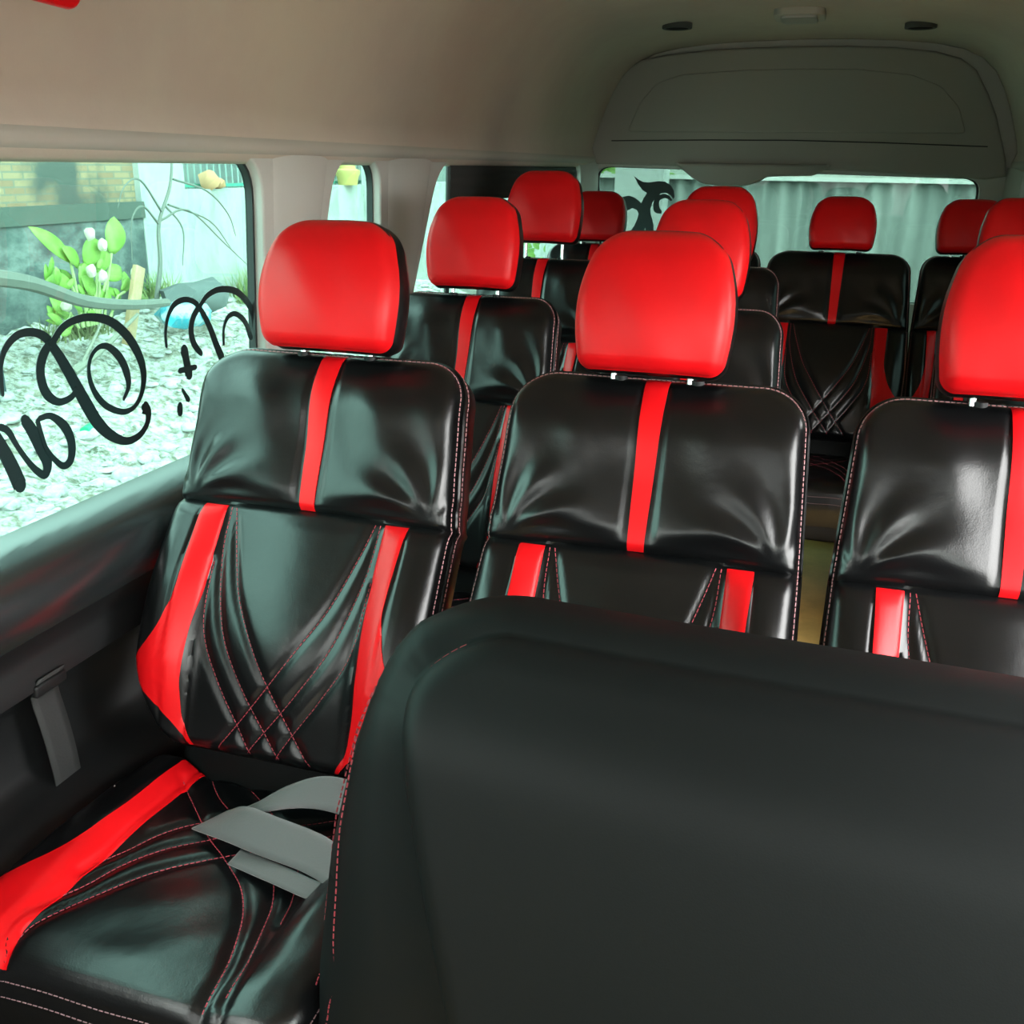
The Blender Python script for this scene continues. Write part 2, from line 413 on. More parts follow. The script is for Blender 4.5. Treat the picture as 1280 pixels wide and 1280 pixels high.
# ------------------------------------------------------------ van body
XL, XR, XC, YR = -1.12, .68, -.22, 4.75
def struct(o, label=None): return tag(o, label, None, None, 'structure')
def fill2d(name, loops, depth, m, to3, bevel=0):
    """flat sheet with holes (loops of 2-D points), given a thickness, placed by to3(u, v, w)"""
    cu = bpy.data.curves.new(name, 'CURVE'); cu.dimensions = '2D'; cu.fill_mode = 'BOTH'; cu.extrude = depth/2; cu.bevel_depth = bevel; cu.bevel_resolution = 3; cu.offset = -bevel
    for lp in loops:
        sp = cu.splines.new('POLY'); sp.points.add(len(lp)-1); sp.use_cyclic_u = True
        for p, q in zip(sp.points, lp): p.co = (q[0], q[1], 0, 1)
    ob = bpy.data.objects.new('tmp', cu); COL.objects.link(ob)
    dg = bpy.context.evaluated_depsgraph_get(); me = bpy.data.meshes.new_from_object(ob.evaluated_get(dg))
    bpy.data.objects.remove(ob)
    for v in me.vertices: v.co = Vector(to3(*v.co))
    bm = bmesh.new(); bm.from_mesh(me); bmesh.ops.remove_doubles(bm, verts=bm.verts, dist=1e-5); bmesh.ops.recalc_face_normals(bm, faces=bm.faces)
    for f in bm.faces: f.smooth = True
    for e in bm.edges:
        if len(e.link_faces) == 2 and e.calc_face_angle(0) > math.radians(35): e.smooth = False
    bm.to_mesh(me); bm.free()
    me.name = name; me.materials.clear(); me.materials.append(m)
    o = bpy.data.objects.new(name, me); COL.objects.link(o); return o
def rounded(pts, r, n=7):
    """polygon with rounded corners; r a number or a list"""
    out = []; m = len(pts)
    for i, p in enumerate(pts):
        rr = r[i] if isinstance(r, (list, tuple)) else r
        p = Vector(p); a = (Vector(pts[i-1])-p); b = (Vector(pts[(i+1) % m])-p)
        ra = min(rr, a.length*.49); rb = min(rr, b.length*.49); A = p+a.normalized()*ra; B = p+b.normalized()*rb
        if rr <= 0: out.append((p.x, p.y)); continue
        for k in range(n+1):
            t = k/n; q = A*(1-t)**2+p*2*t*(1-t)+B*t*t; out.append((q.x, q.y))
    return out
ZB, ZT = .803, 1.360
holes_left = [rounded([(-.75, ZB+.06), (.28, ZB), (.28, ZT), (-.40, ZT)], .07),
              rounded([(.42, ZB), (1.815, ZB), (1.862, ZT), (.42, ZT)], [.07, .05, .085, .07]),
              rounded([(1.96, ZB), (2.395, ZB), (2.425, ZT), (2.185, ZT)], [.07, .06, .07, .09]),
              rounded([(2.50, ZB), (4.55, ZB), (4.55, ZT), (2.835, ZT)], [.07, .08, .08, .12])]
holes_right = [holes_left[0],
               rounded([(2.30, ZB), (4.55, ZB), (4.55, ZT), (2.30, ZT)], .08)]
door_open = rounded([(.50, .10), (2.05, .10), (2.05, 1.40), (.50, 1.40)], .08)
TH = .03
def wall(name, holes, X, sgn, extra=None):
    outer = [(-.95, .78), (YR+.02, .78), (YR+.02, 1.44), (-.62, 1.44)]
    return struct(fill2d(name, [outer]+holes, TH, pillar_m, lambda u, v, w: (X+sgn*(TH/2)+w, u, v), bevel=.006))
wall('wall_left', holes_left, XL, -1)
# right side: the sliding door stands open, so its opening runs down to the step
right_outer = [(-.95, .02), (YR+.02, .02), (YR+.02, 1.44), (-.62, 1.44)]
struct(fill2d('wall_right', [right_outer, door_open]+holes_right, TH, pillar_m, lambda u, v, w: (XR+TH/2+w, u, v), bevel=.006))

def pane(name, hole, X, m, sx, num):
    c = Vector((sum(p[0] for p in hole)/len(hole), sum(p[1] for p in hole)/len(hole)))
    big = [tuple(c+(Vector(p)-c)*1.0+(Vector(p)-c).normalized()*.012) for p in hole]
    g = struct(fill2d(name, [big], .004, m, lambda u, v, w: (X+w, u, v)), 'tinted pane')
    k = [tuple(c+(Vector(p)-c)-(Vector(p)-c).normalized()*.007) for p in hole]
    gk = fill2d('window_gasket', [big, k], .016, rubber, lambda u, v, w: (X+sx*.006+w, u, v)); gk.parent = g
    gk['label'] = 'black rubber gasket'
    return g
for i, hh in enumerate(holes_left): pane('window_%d' % (i+1), hh, XL-.030, glass_clear if i == 0 else glass_side, 1, i)
for i, hh in enumerate(holes_right): pane('window_%d' % (i+5), hh, XR+.030, glass_clear if i == 0 else glass_dark, -1, i)

# lower side trim: sill, bright shoulder, recessed panel, ledge
def side_profile(sgn, X):
    pr = [(0.01, .812), (-.012, .800), (-.030, .775), (-.040, .735), (-.040, .70), (-.030, .66), (-.040, .635), (-.055, .625), (-.058, .600), (-.045, .588), (-.012, .57), (-.004, .54), (-.004, .445), (-.020, .425), (-.060, .415), (-.085, .40), (-.092, .37), (-.092, .0)]
    return [(X-sgn*a, z) for a, z in pr]     # a negative = into the cabin
def loft(name, prof, y0, y1, m, n=40):
    ys = np.linspace(y0, y1, n); P = np.array([[(x, y, z) for x, z in prof] for y in ys])
    mb = MB(); mb.grid(P)
    o = mb.build(name, m, None, angle=50)
    return o
pl = [(XL+0.0-a if False else XL-a, z) for a, z in [(.028, .812), (-.012, .813), (-.035, .809), (-.062, .798), (-.082, .780), (-.092, .756), (-.090, .73), (-.070, .69), (-.048, .655), (-.052, .640), (-.060, .628), (-.062, .602), (-.040, .588), (-.010, .572), (-.002, .54), (-.002, .445), (-.018, .425), (-.055, .416), (-.105, .400), (-.128, .372), (-.128, .0)]]
o = struct(loft('trim_1', pl[:8], -.95, YR, trim_gloss), 'smooth rounded sill below the left windows')
o = struct(loft('trim_12', pl[7:], -.95, YR, plastic), 'black side panel below the left sill')
pr_ = [(XR+.028, .806), (XR-.006, .806), (XR-.03, .765), (XR-.036, .70), (XR-.03, .4), (XR-.03, .0)]
struct(loft('trim_2', pr_, 2.08, YR, plastic), 'black side trim on the door side')
# ribs of the recessed left panel
# floor
f = MB(); f.box(((XL+XR)/2, .875, -.02), (XR-XL+.06, 3.65, .04)); f.box(((XL+XR)/2, 3.74, .0), (XR-XL+.06, 2.08, .07)); struct(f.build('floor', floor_m, smooth=False))

# high roof
sec = [(.915, 1.345), (.900, 1.352), (.880, 1.366), (.872, 1.385), (.880, 1.405), (.888, 1.43), (.878, 1.47), (.858, 1.53), (.832, 1.60), (.800, 1.67), (.760, 1.735), (.705, 1.785), (.63, 1.820), (.52, 1.842), (.38, 1.856), (.2, 1.864), (0, 1.867)]
full = [(XC-a, z) for a, z in sec] + [(XC+a, z) for a, z in reversed(sec[:-1])]
ys = np.concatenate([np.linspace(-.70, 0, 10), np.linspace(.1, YR+.03, 60)])
P = []
for y in ys:
    row = []
    for x, z in full:
        dz = 0
        if y < 0: dz = -(z-1.35)*.62*(-y/.7)**1.6
        row.append((x, y, z+dz))
    P.append(row)
mb = MB(); mb.grid(np.array(P)); struct(mb.build('ceiling', headliner, None, angle=60))
o = bpy.data.objects['ceiling']; sm = o.modifiers.new('t', 'SOLIDIFY'); sm.thickness = .02; sm.offset = 1
# drip garnish above the left windows
g = MB(); pts = [(XL+.012, y, 1.385) for y in np.linspace(-.6, YR, 30)]
gp = [(XL+.002, 1.362), (XL+.020, 1.364), (XL+.030, 1.374), (XL+.030, 1.388), (XL+.016, 1.402), (XL+.004, 1.408)]
struct(loft('trim_3', gp, -.62, YR-.02, trim_cloth), 'pale garnish rail above the left windows')
gp = [(XR-.002, 1.362), (XR-.020, 1.364), (XR-.030, 1.374), (XR-.030, 1.388), (XR-.016, 1.402), (XR-.004, 1.408)]
struct(loft('trim_4', gp, -.62, YR-.02, trim_cloth), 'pale garnish rail on the door side')

# rear: tailgate with its window
rw = rounded([(-1.05, .80), (.52, .80), (.555, 1.325), (-1.098, 1.352)], [.08, .08, .07, .07])
outer = [(XL-.03, .0), (XR+.03, .0), (XR+.03, 1.44), (XR-.05, 1.88), (XL+.05, 1.88), (XL-.03, 1.44)]
struct(fill2d('wall_back', [outer, rw], .03, pillar_m, lambda u, v, w: (u, YR+.015+w, v), bevel=.005))
c = Vector((-.25, 1.08))
big = [tuple(c+(Vector(p)-c)*1.015) for p in rw]
g = struct(fill2d('window_7', [big], .004, glass_rear, lambda u, v, w: (u, YR+.034+w, v)), 'tinted tailgate window')
gk = fill2d('window_gasket', [big, [tuple(c+(Vector(p)-c)*.990) for p in rw]], .012, rubber, lambda u, v, w: (u, YR+.026+w, v)); gk.parent = g
# padded header panel over the rear window
hd_o = [(-1.128, 1.352), (-1.122, 1.40), (-1.118, 1.44), (-1.092, 1.53), (-1.050, 1.63), (-1.005, 1.71), (-.962, 1.762), (-.90, 1.797), (-.80, 1.815), (-.60, 1.832), (-.42, 1.838), (-.234, 1.839), (-.05, 1.838), (.14, 1.830), (.30, 1.812), (.40, 1.785), (.465, 1.74), (.52, 1.655), (.565, 1.57), (.60, 1.475), (.628, 1.40), (.64, 1.335), (.56, 1.322), (.30, 1.338), (-.20, 1.352), (-1.10, 1.362)]
hp = struct(fill2d('trim_5', [hd_o], .03, panel_m, lambda u, v, w: (u, YR-.008+w, v), bevel=.012), 'grey padded header panel above the rear window')
m_ = MB(); m_.tube([(-1.02, YR-.0365, 1.462), (-.6, YR-.0365, 1.468), (-.23, YR-.0365, 1.469), (.15, YR-.0365, 1.462), (.55, YR-.0365, 1.45)], .0025, 6); q = m_.build('panel_seam', rubber, hp)
ins = [(-.95, 1.50), (-.9, 1.62), (-.83, 1.70), (-.72, 1.735), (-.45, 1.75), (-.23, 1.752), (0, 1.748), (.22, 1.725), (.34, 1.68), (.42, 1.60), (.46, 1.50)]
q = fill2d('raised_pad', [rounded(ins, .02, 4)], .010, panel_m, lambda u, v, w: (u, YR-.030+w, v), bevel=.005); q.parent = hp
lock = [(-.73, 1.372), (-.69, 1.345), (-.635, 1.305), (-.585, 1.284), (-.50, 1.277), (-.41, 1.279), (-.355, 1.296), (-.32, 1.318), (-.25, 1.322), (-.13, 1.325), (-.095, 1.34), (-.05, 1.372)]
q = fill2d('wiper_motor_cover', [rounded(lock, .012, 3)], .06, panel_m, lambda u, v, w: (u, YR-.032+w, v), bevel=.012); q.parent = hp; q['label'] = 'moulded cover hanging over the top of the rear window'
# rear corner trims
for k, (xx, sg) in enumerate(((XL+.004, 1), (XR-.004, -1))):
    m_ = MB(); m_.grid(np.array([[(xx+sg*a, YR-b, z) for a, b in ((0, .17), (.010, .13), (.022, .07), (.030, .02), (.034, .002))] for z in np.linspace(.75, 1.37, 12)]))
    struct(m_.build('trim_%d' % (6+k), pillar_m), 'curved rear corner trim')

# front end: header, dashboard, windscreen (behind the viewer)
m_ = MB(); m_.box((XC, -1.05, .55), (1.74, .42, .72)); struct(m_.build('trim_8', plastic, bevel=.04), 'dashboard')
ws = MB(); ws.grid(np.array([[(x, -.72-.5*t-.08*(1-((x-XC)/.88)**2), 1.49-.58*t) for x in np.linspace(XC-.87, XC+.87, 15)] for t in np.linspace(0, 1, 4)]))
struct(ws.build('window_8', glass_front), 'windscreen')
# pillars of the side wall stand proud as rounded covers
def pillar(name, y0b, y1b, y0t, y1t, X, sg, d=.022):
    P = []
    for z in np.linspace(.80, 1.375, 14):
        t = (z-.80)/.575; a = y0b+(y0t-y0b)*t; b = y1b+(y1t-y1b)*t
        P.append([(X+sg*d*math.sin(PI*k/12)**.6, a+(b-a)*k/12, z) for k in range(13)])
    m_ = MB(); m_.grid(np.array(P)); return struct(m_.build(name, pillar_m), 'rounded window pillar cover')
pillar('trim_9', 1.838, 1.95, 1.885, 2.165, XL-.002, 1)
pillar('trim_10', 2.415, 2.525, 2.45, 2.80, XL-.002, 1)
pillar('trim_11', .30, .40, .30, .40, XL-.002, 1)

# ------------------------------------------------------------ fittings
def ceiling_z(x):
    a = abs(x-XC); S_ = sorted((p[0], p[1]) for p in sec); return float(np.interp(a, [p[0] for p in S_[:10]], [p[1] for p in S_[:10]]))
lampm = mat('frosted_lamp_lens', (.33, .33, .31), .35); vent_m = mat('dark_vent', (.05, .055, .05), .6)
t = empty('ceiling_lamp', (-.205, 3.93, ceiling_z(-.205))); tag(t, 'oval cabin lamp in the middle of the rear ceiling, switched off', 'lamp')
m_ = MB(); L1 = rounded([(-.085, -.11), (.085, -.11), (.085, .11), (-.085, .11)], .05)
a = fill2d('lamp_housing', [L1], .016, trim_cloth, lambda u, v, w: (u, v, w-.010), bevel=.004); a.parent = t
a = fill2d('lamp_lens', [rounded([(-.06, -.085), (.06, -.085), (.06, .085), (-.06, .085)], .03)], .010, lampm, lambda u, v, w: (u, v, w-.022), bevel=.003); a.parent = t
for x, side in ((-.648, 'left'), (.205, 'right')):
    y = 4.05 if x < 0 else 4.2
    s_ = empty('ceiling_vent', (x, y, ceiling_z(x)-.006), 0); tag(s_, 'small dark round ceiling vent to the %s of the cabin lamp' % side, 'vent', 'round ceiling vents')
    circ = [(.055*math.cos(a), .055*math.sin(a)) for a in np.linspace(0, 2*PI, 33)[:-1]]
    a = fill2d('vent_ring', [circ, [(p[0]*.78, p[1]*.78) for p in circ]], .014, vent_m, lambda u, v, w: (u, v, w), bevel=.003); a.parent = s_
    a = fill2d('vent_grille', [[(p[0]*.80, p[1]*.80) for p in circ]], .006, vent_m, lambda u, v, w: (u, v, w-.002)); a.parent = s_
    for k in range(-2, 3):
        m_ = MB(); m_.box((0, k*.016, -.006), (.08*math.sqrt(1-(k/3.2)**2), .003, .004)); m_.build('slat', plastic, s_, smooth=False)

# red pad at the top left
rp = fill2d('red_cover', [rounded([(-.28, -.02), (.045, -.02), (.052, .12), (-.28, .12)], .02)], .02, red, lambda u, v, w: (w, u, v), bevel=.008)
rp.location = (-.925, 1.085, 1.545); rp.rotation_euler = (math.radians(-2), math.radians(24), 0)
tag(rp, 'red leather corner showing at the top left edge of the photo, below the ceiling', 'cover')

# seat belt hanging on the side trim
sb = empty('hanging_seat_belt', (XL+.03, 1.1, 0)); tag(sb, 'dark grey belt strap hanging straight down the left side trim beside the nearest seat', 'seat belt')
m_ = MB(); m_.grid(np.array([[(x, y, z) for y in np.linspace(1.035+.025*t_, 1.09+.025*t_, 5)] for t_, z, x in [(t_, .62-.24*t_, .006+.012*math.sin(t_*2.5)+.03*max(0, 1-t_*6)) for t_ in np.linspace(0, 1, 14)]]))
a = m_.build('strap', strap_m, sb); a.location = (0, -1.1, 0); sd = a.modifiers.new('t', 'SOLIDIFY'); sd.thickness = .002
m_ = MB(); m_.box((.030, 1.062-1.1, .600), (.012, .065, .02)); m_.build('anchor', plastic, sb, bevel=.004)

# loose belt lying on the nearest left cushion
def ribbon(path, side, w, name, parent, m, n=10):
    pts = catmull(path, n); sd = catmull(side, n); P = []
    for p, d in zip(pts, sd):
        d = d/np.linalg.norm(d); P.append([tuple(p+d*w*k) for k in np.linspace(-.5, .5, 6)])
    mb = MB(); mb.grid(np.array(P)); o = mb.build(name, m, parent, angle=80)
    sdm = o.modifiers.new('t', 'SOLIDIFY'); sdm.thickness = .0022; sdm.offset = 0
    return o
lb = empty('loose_seat_belt', (-.72, 1.05, .40)); tag(lb, 'loose grey lap belt folded on the nearest left seat cushion', 'seat belt')
L_ = lambda *p: tuple(np.array(p)-np.array((-.72, 1.05, .40)))
ribbon([L_(-.47, 1.12, .43), L_(-.56, 1.125, .452), L_(-.64, 1.12, .462), L_(-.70, 1.10, .452), L_(-.755, 1.085, .424), L_(-.79, 1.07, .412)],
       [(0, 1, .3), (0, 1, .45), (.1, 1, .5), (.25, 1, .3), (.4, 1, .1), (.5, 1, 0)], .055, 'upper_strap', lb, belt_m)
ribbon([L_(-.80, 1.065, .414), L_(-.745, 1.045, .436), L_(-.68, 1.03, .440), L_(-.60, 1.02, .436), L_(-.53, 1.0, .428), L_(-.46, .99, .425)],
       [(.5, 1, 0), (.3, 1, .4), (.1, 1, .45), (0, 1, .35), (0, 1, .2), (0, 1, .2)], .060, 'lower_strap', lb, belt_m)
ribbon([L_(-.72, 1.005, .412), L_(-.64, .985, .418), L_(-.56, .968, .420), L_(-.46, .962, .424)],
       [(.1, 1, .1), (.1, 1, .2), (0, 1, .15), (0, 1, .1)], .030, 'folded_strap', lb, belt_m)
cr = MB(); cr.box((0, 0, 0), (.007, .010, .005)); cr = cr.build('paper_scrap', mat('white_paper', (.8, .8, .78), .8), bevel=.0015)
cr.location = (-.975, 1.075, .424); cr.rotation_euler = (0, .2, .5); tag(cr, 'tiny white crumb of paper on the outer side of nearest left cushion', 'scrap')

# yellow box on the aisle floor
yb = MB(); yb.box((0, 0, .045), (.17, .16, .09)); yb = yb.build('floor_box', mat('yellow_card', (.52, .40, .06), .6), bevel=.006); yb.location = (.05, 3.78, .035)
tag(yb, 'dull yellow box on the aisle floor, seen between the middle and right nearest seats', 'box')
yl = MB(); yl.grid(np.array([[(x, y, .092+.012*math.sin(x*38+1)*math.cos(y*30)) for x in np.linspace(-.09, .09, 14)] for y in np.linspace(-.085, .085, 14)]))
yl = yl.build('plastic_cover', mat('dark_green_plastic', (.03, .05, .045), .35), yb); s_ = yl.modifiers.new('t', 'SOLIDIFY'); s_.thickness = .003; yl['label'] = 'dark green plastic sheet draped over it'

# ------------------------------------------------------------ front backrest, plain black
SH = .575; SC = .055
def mp_slab(x, n, s):
    z = .330+s*.975; return (SC+x, .683+(.06+s*.975)*.25-n*.97-(x+.35)*.058, z+n*.2)
IN = [(0, .315), (.12, .335), (.18, .358), (.28, .388), (.36, .410), (.43, .428), (.475, .437), (.52, .438), (SH, .415)]
def h_slab(X, S):
    h = .010*np.sin(np.clip(S/SH, 0, 1)*PI) - .055*smooth01(.41, .585, S)**2 + .006*np.sin(X*7+S*5)
    h = h - .006*np.exp(-((S-.1)/.01)**2)
    return h
slab = Panel(SH, IN, .085, .02, h_slab, R=.030, ns=90, nx=90)
OUTW = [(0, .560), (.18, .550), (.33, .540), (.43, .520), (.475, .505), (.53, .482), (SH, .445)]
def offs(f):
    def g(S):
        return f*np.maximum(.006, np.interp(S, *zip(*OUTW))-slab.base_hw(S))
    return g
fs = empty('front_backrest', (0, 0, 0)); tag(fs, 'big plain black leather front backrest with dark red seams filling the lower right foreground', 'seat')
sl = slab.build('backrest', black_plain, mp_slab, [(.004, .004), (offs(.45), .008), (offs(.85), .030), (offs(1.0), .055), (offs(.97), .078), (offs(.8), .09)], fs)
B3, out3 = slab.B, slab.out; nl = len(slab.loop())
st = MB(); slab.dashes(st, mp_slab, [(B3[i][0]+out3[i][0]*-.002, B3[i][1]+.0015, B3[i][2]) for i in range(2, nl-6)], r=.0011, dl=.008, gap=.003)
slab.dashes(st, mp_slab, [(-B3[i][0]-out3[i][0]*-.002, B3[i][1]+.0015, B3[i][2]) for i in range(2, nl-6)], r=.0011, dl=.008, gap=.003)
st.build('face_stitching', mat('dark_red_thread', (.22, .02, .03), .7), sl)['label'] = 'dark red stitches along the face seam'
st = MB()
for f_, d_, wob in ((.84, .0285, .0), (1.0, .062, 0)):
    o_ = offs(f_)(B3[:, 2])
    for sg in (1, -1):
        st = MB(); slab.dashes(st, mp_slab, [(sg*(B3[i][0]+out3[i][0]*(o_[i]+.001)), B3[i][1]-d_, B3[i][2]) for i in range(4, nl-26)], r=.0010, dl=.006, gap=.003)
        st.build('edge_stitching', bpy.data.materials['dark_red_thread'], sl)['label'] = 'dark red stitches along the outer edge'
m_ = MB(); m_.box((SC, .50, .205), (.96, .46, .14)); m_.build('cushion', black_plain, fs, bevel=.035)
m_ = MB(); m_.box((SC, .55, .07), (.86, .40, .14)); m_.build('seat_base', plastic, fs, bevel=.01)
m_ = MB(); m_.box((SC, .70, .25), (.7, .07, .14)); m_.build('hinge_cover', plastic, fs, bevel=.015)

# ------------------------------------------------------------ script lettering on the nearest left window, ornament on the rear one
def brush(mb, pts, X, th=.0012, n=8):
    P = catmull(pts, n); L = []; R_ = []
    for i in range(len(P)):
        a = P[max(i-1, 0)][:2]; b = P[min(i+1, len(P)-1)][:2]; d = (b-a)/(np.linalg.norm(b-a)+1e-9); nrm = np.array([-d[1], d[0]]); w = P[i][2]/2*1.22
        L.append(P[i][:2]+nrm*w); R_.append(P[i][:2]-nrm*w)
    # round ends
    V = []
    for a, b in zip(L, R_):
        V += [(X-th/2, *a), (X+th/2, *a), (X+th/2, *b), (X-th/2, *b)]
    F = []
    for i in range(len(L)-1):
        for k in range(4): F.append((i*4+k, i*4+(k+1) % 4, i*4+4+(k+1) % 4, i*4+4+k))
    F += [(3, 2, 1, 0), tuple(4*(len(L)-1)+k for k in range(4))]
    mb.add(V, F)
    for e in (0, -1):
        X += .0003
        c = P[e][:2]; r = P[e][2]/2*1.04; m = 14
        ring = [(c[0]+r*math.cos(2*PI*k/m), c[1]+r*math.sin(2*PI*k/m)) for k in range(m)]
        mb.add([(X-th/2, *p) for p in ring]+[(X+th/2, *p) for p in ring], [tuple(range(m)), tuple(reversed(range(m, 2*m)))]+[(k, (k+1) % m, m+(k+1) % m, m+k) for k in range(m)])
STROKES = {
 'a1': [(1.146,1.02,0.0054),(1.147,1.039,0.0063),(1.151,1.063,0.0072),(1.165,1.086,0.009),(1.191,1.101,0.0099),(1.221,1.101,0.0108),(1.245,1.09,0.0126),(1.263,1.067,0.0144),(1.281,1.037,0.0171),(1.299,1.002,0.0189),(1.317,0.967,0.0207),(1.337,0.933,0.0198),(1.364,0.905,0.0162),(1.4,0.885,0.0117),(1.435,0.885,0.0108),(1.461,0.9,0.0099),(1.469,0.92,0.0135),(1.461,0.931,0.0198),(1.458,0.933,0.0135)],
 'a2': [(1.255,1.081,0.0108),(1.236,1.065,0.0144),(1.225,1.044,0.0144),(1.225,1.02,0.0144),(1.234,1.0,0.0135),(1.255,0.986,0.0099),(1.282,0.988,0.009),(1.298,0.999,0.0081)],
 'a3': [(1.254,1.078,0.0099),(1.279,1.098,0.0099),(1.309,1.107,0.0099),(1.348,1.107,0.0108),(1.393,1.094,0.0135),(1.431,1.065,0.0153),(1.456,1.028,0.0153),(1.464,0.993,0.0126),(1.453,0.96,0.009),(1.429,0.94,0.0072),(1.398,0.938,0.009),(1.362,0.955,0.0099),(1.34,0.978,0.0099),(1.329,1.003,0.0081),(1.329,1.028,0.0063),(1.34,1.047,0.0063),(1.362,1.057,0.0072),(1.385,1.051,0.0108),(1.408,1.029,0.0135),(1.42,1.001,0.0135),(1.42,0.978,0.009),(1.404,0.959,0.0054)],
 'b1': [(1.18,0.975,0.0144),(1.192,0.954,0.0171),(1.204,0.924,0.018),(1.213,0.897,0.0162),(1.205,0.88,0.0117),(1.19,0.89,0.0099),(1.174,0.911,0.0081),(1.158,0.939,0.0072),(1.146,0.964,0.009),(1.132,0.975,0.009)],
 'b2': [(1.208,0.97,0.0072),(1.233,0.968,0.009),(1.259,0.945,0.0144),(1.269,0.917,0.0144),(1.263,0.89,0.0126),(1.246,0.883,0.0099),(1.23,0.896,0.0081),(1.214,0.921,0.0063),(1.208,0.947,0.0063),(1.204,0.968,0.0072)],
 'b3': [(1.109,0.981,0.0144),(1.121,0.962,0.0162),(1.132,0.936,0.0189),(1.142,0.91,0.0207),(1.152,0.878,0.0216)],
 'c1': [(1.54,1.028,0.0054),(1.541,1.053,0.0063),(1.552,1.08,0.0072),(1.575,1.1,0.009),(1.607,1.105,0.009),(1.638,1.096,0.009),(1.66,1.074,0.0108),(1.681,1.041,0.0126),(1.696,1.008,0.0144),(1.711,0.979,0.0162)],
 'c2': [(1.652,1.09,0.0099),(1.627,1.07,0.0117),(1.616,1.046,0.0126),(1.622,1.02,0.0126),(1.641,0.999,0.0099)],
 'c3': [(1.647,1.087,0.0081),(1.676,1.105,0.009),(1.719,1.112,0.0099),(1.773,1.103,0.0117),(1.812,1.078,0.0126),(1.832,1.048,0.0135),(1.834,1.015,0.0117)],
 'c4': [(1.715,1.005,0.0054),(1.72,1.036,0.0063),(1.738,1.056,0.0081),(1.767,1.058,0.009),(1.798,1.038,0.0108),(1.815,1.004,0.0117)],
 'd1': [(1.591,1.014,0.0189),(1.595,0.994,0.0162),(1.599,0.965,0.0189)],
 'd2': [(1.569,0.978,0.009),(1.619,0.976,0.009)],
 'd3': [(1.57,0.943,0.0045),(1.585,0.92,0.0099)],
 'd4': [(1.556,0.915,0.0126),(1.554,0.902,0.0144)],
}
wl = empty('window_lettering', (XL-.026, 1.3, 1.0)); tag(wl, 'flowing black script lettering stuck on the nearest left window, read from behind', 'sticker')
for keys in (('a1', 'a2', 'a3'), ('b1', 'b2', 'e1'), ('b3',), ('c1', 'c2', 'c3', 'c4'), ('d1', 'd2', 'd3', 'd4')):
    mb = MB()
    for q_, k in enumerate(keys):
        if k in STROKES: brush(mb, STROKES[k], q_*.0015)
    mb.v = [(a, b-1.3, c_-1.0) for a, b, c_ in mb.v]
    mb.build('letter', sticker, wl, smooth=False)
rs = empty('window_ornament', (-.85, YR+.026, 1.2)); tag(rs, 'curling black flame-shaped sticker on the left of the rear window', 'sticker')
PB = [(-0.92,1.311),(-0.901,1.298),(-0.877,1.287),(-0.85,1.285),(-0.805,1.292),(-0.776,1.29),(-0.749,1.276),(-0.732,1.252),(-0.727,1.222),(-0.732,1.215),(-0.746,1.232),(-0.767,1.241),(-0.79,1.238),(-0.812,1.22),(-0.828,1.197),(-0.835,1.17),(-0.833,1.145),(-0.825,1.125),(-0.816,1.095),(-0.815,1.039),(-0.844,1.038),(-0.856,1.085),(-0.865,1.037),(-0.945,1.035),(-0.926,1.064),(-0.907,1.092),(-0.894,1.124),(-0.89,1.146),(-0.899,1.162),(-0.92,1.17),(-0.943,1.159),(-0.961,1.161),(-0.97,1.219),(-0.94,1.225),(-0.914,1.218),(-0.892,1.204),(-0.88,1.193),(-0.87,1.216),(-0.856,1.238),(-0.878,1.251),(-0.899,1.276)]
PS = [(-0.742,1.210,0.0081),(-0.760,1.224,0.0135),(-0.780,1.226,0.0163),(-0.803,1.215,0.0190),(-0.810,1.192,0.0217),(-0.806,1.168,0.0244),(-0.790,1.157,0.0163)]
o = fill2d('curl', [PB], .0015, sticker, lambda u, v, w: (u+.85, w, v-1.2)); o.parent = rs
mb = MB(); brush(mb, PS, 0); mb.v = [(b+.85, a, c_-1.2) for a, b, c_ in mb.v]; mb.build('inner_curl', sticker, rs, smooth=False)

# dark panel in the rear left side window, modelled like a drawn blind
bl = empty('window_blind', (XL-.012, 3.0, 1.3)); tag(bl, 'black panel over the top of the rearmost left side window', 'blind')
m_ = MB(); P = []
for z in np.linspace(1.240, 1.352, 25):
    P.append([(.0015*math.sin(z*250), y, z-1.3) for y in (-.045, 1.50)])
m_.grid(np.array(P)); a = m_.build('panel_sheet', mat('black_panel_cloth', (.012, .013, .012), .7), bl); s_ = a.modifiers.new('t', 'SOLIDIFY'); s_.thickness = .003
m_ = MB(); m_.tube([(0, -.035, -.075), (0, .72, -.075)], .008, 8); m_.build('bottom_bar', plastic, bl)
m_ = MB(); m_.tube([(-.006, -.035, .055), (-.006, -.075, -.48)], .009, 8); m_.build('side_rail', rubber, bl)
m_ = MB(); m_.box((-.002, .26, -.10), (.004, .56, .05)); m_.build('panel_pocket', bpy.data.materials['black_panel_cloth'], bl)

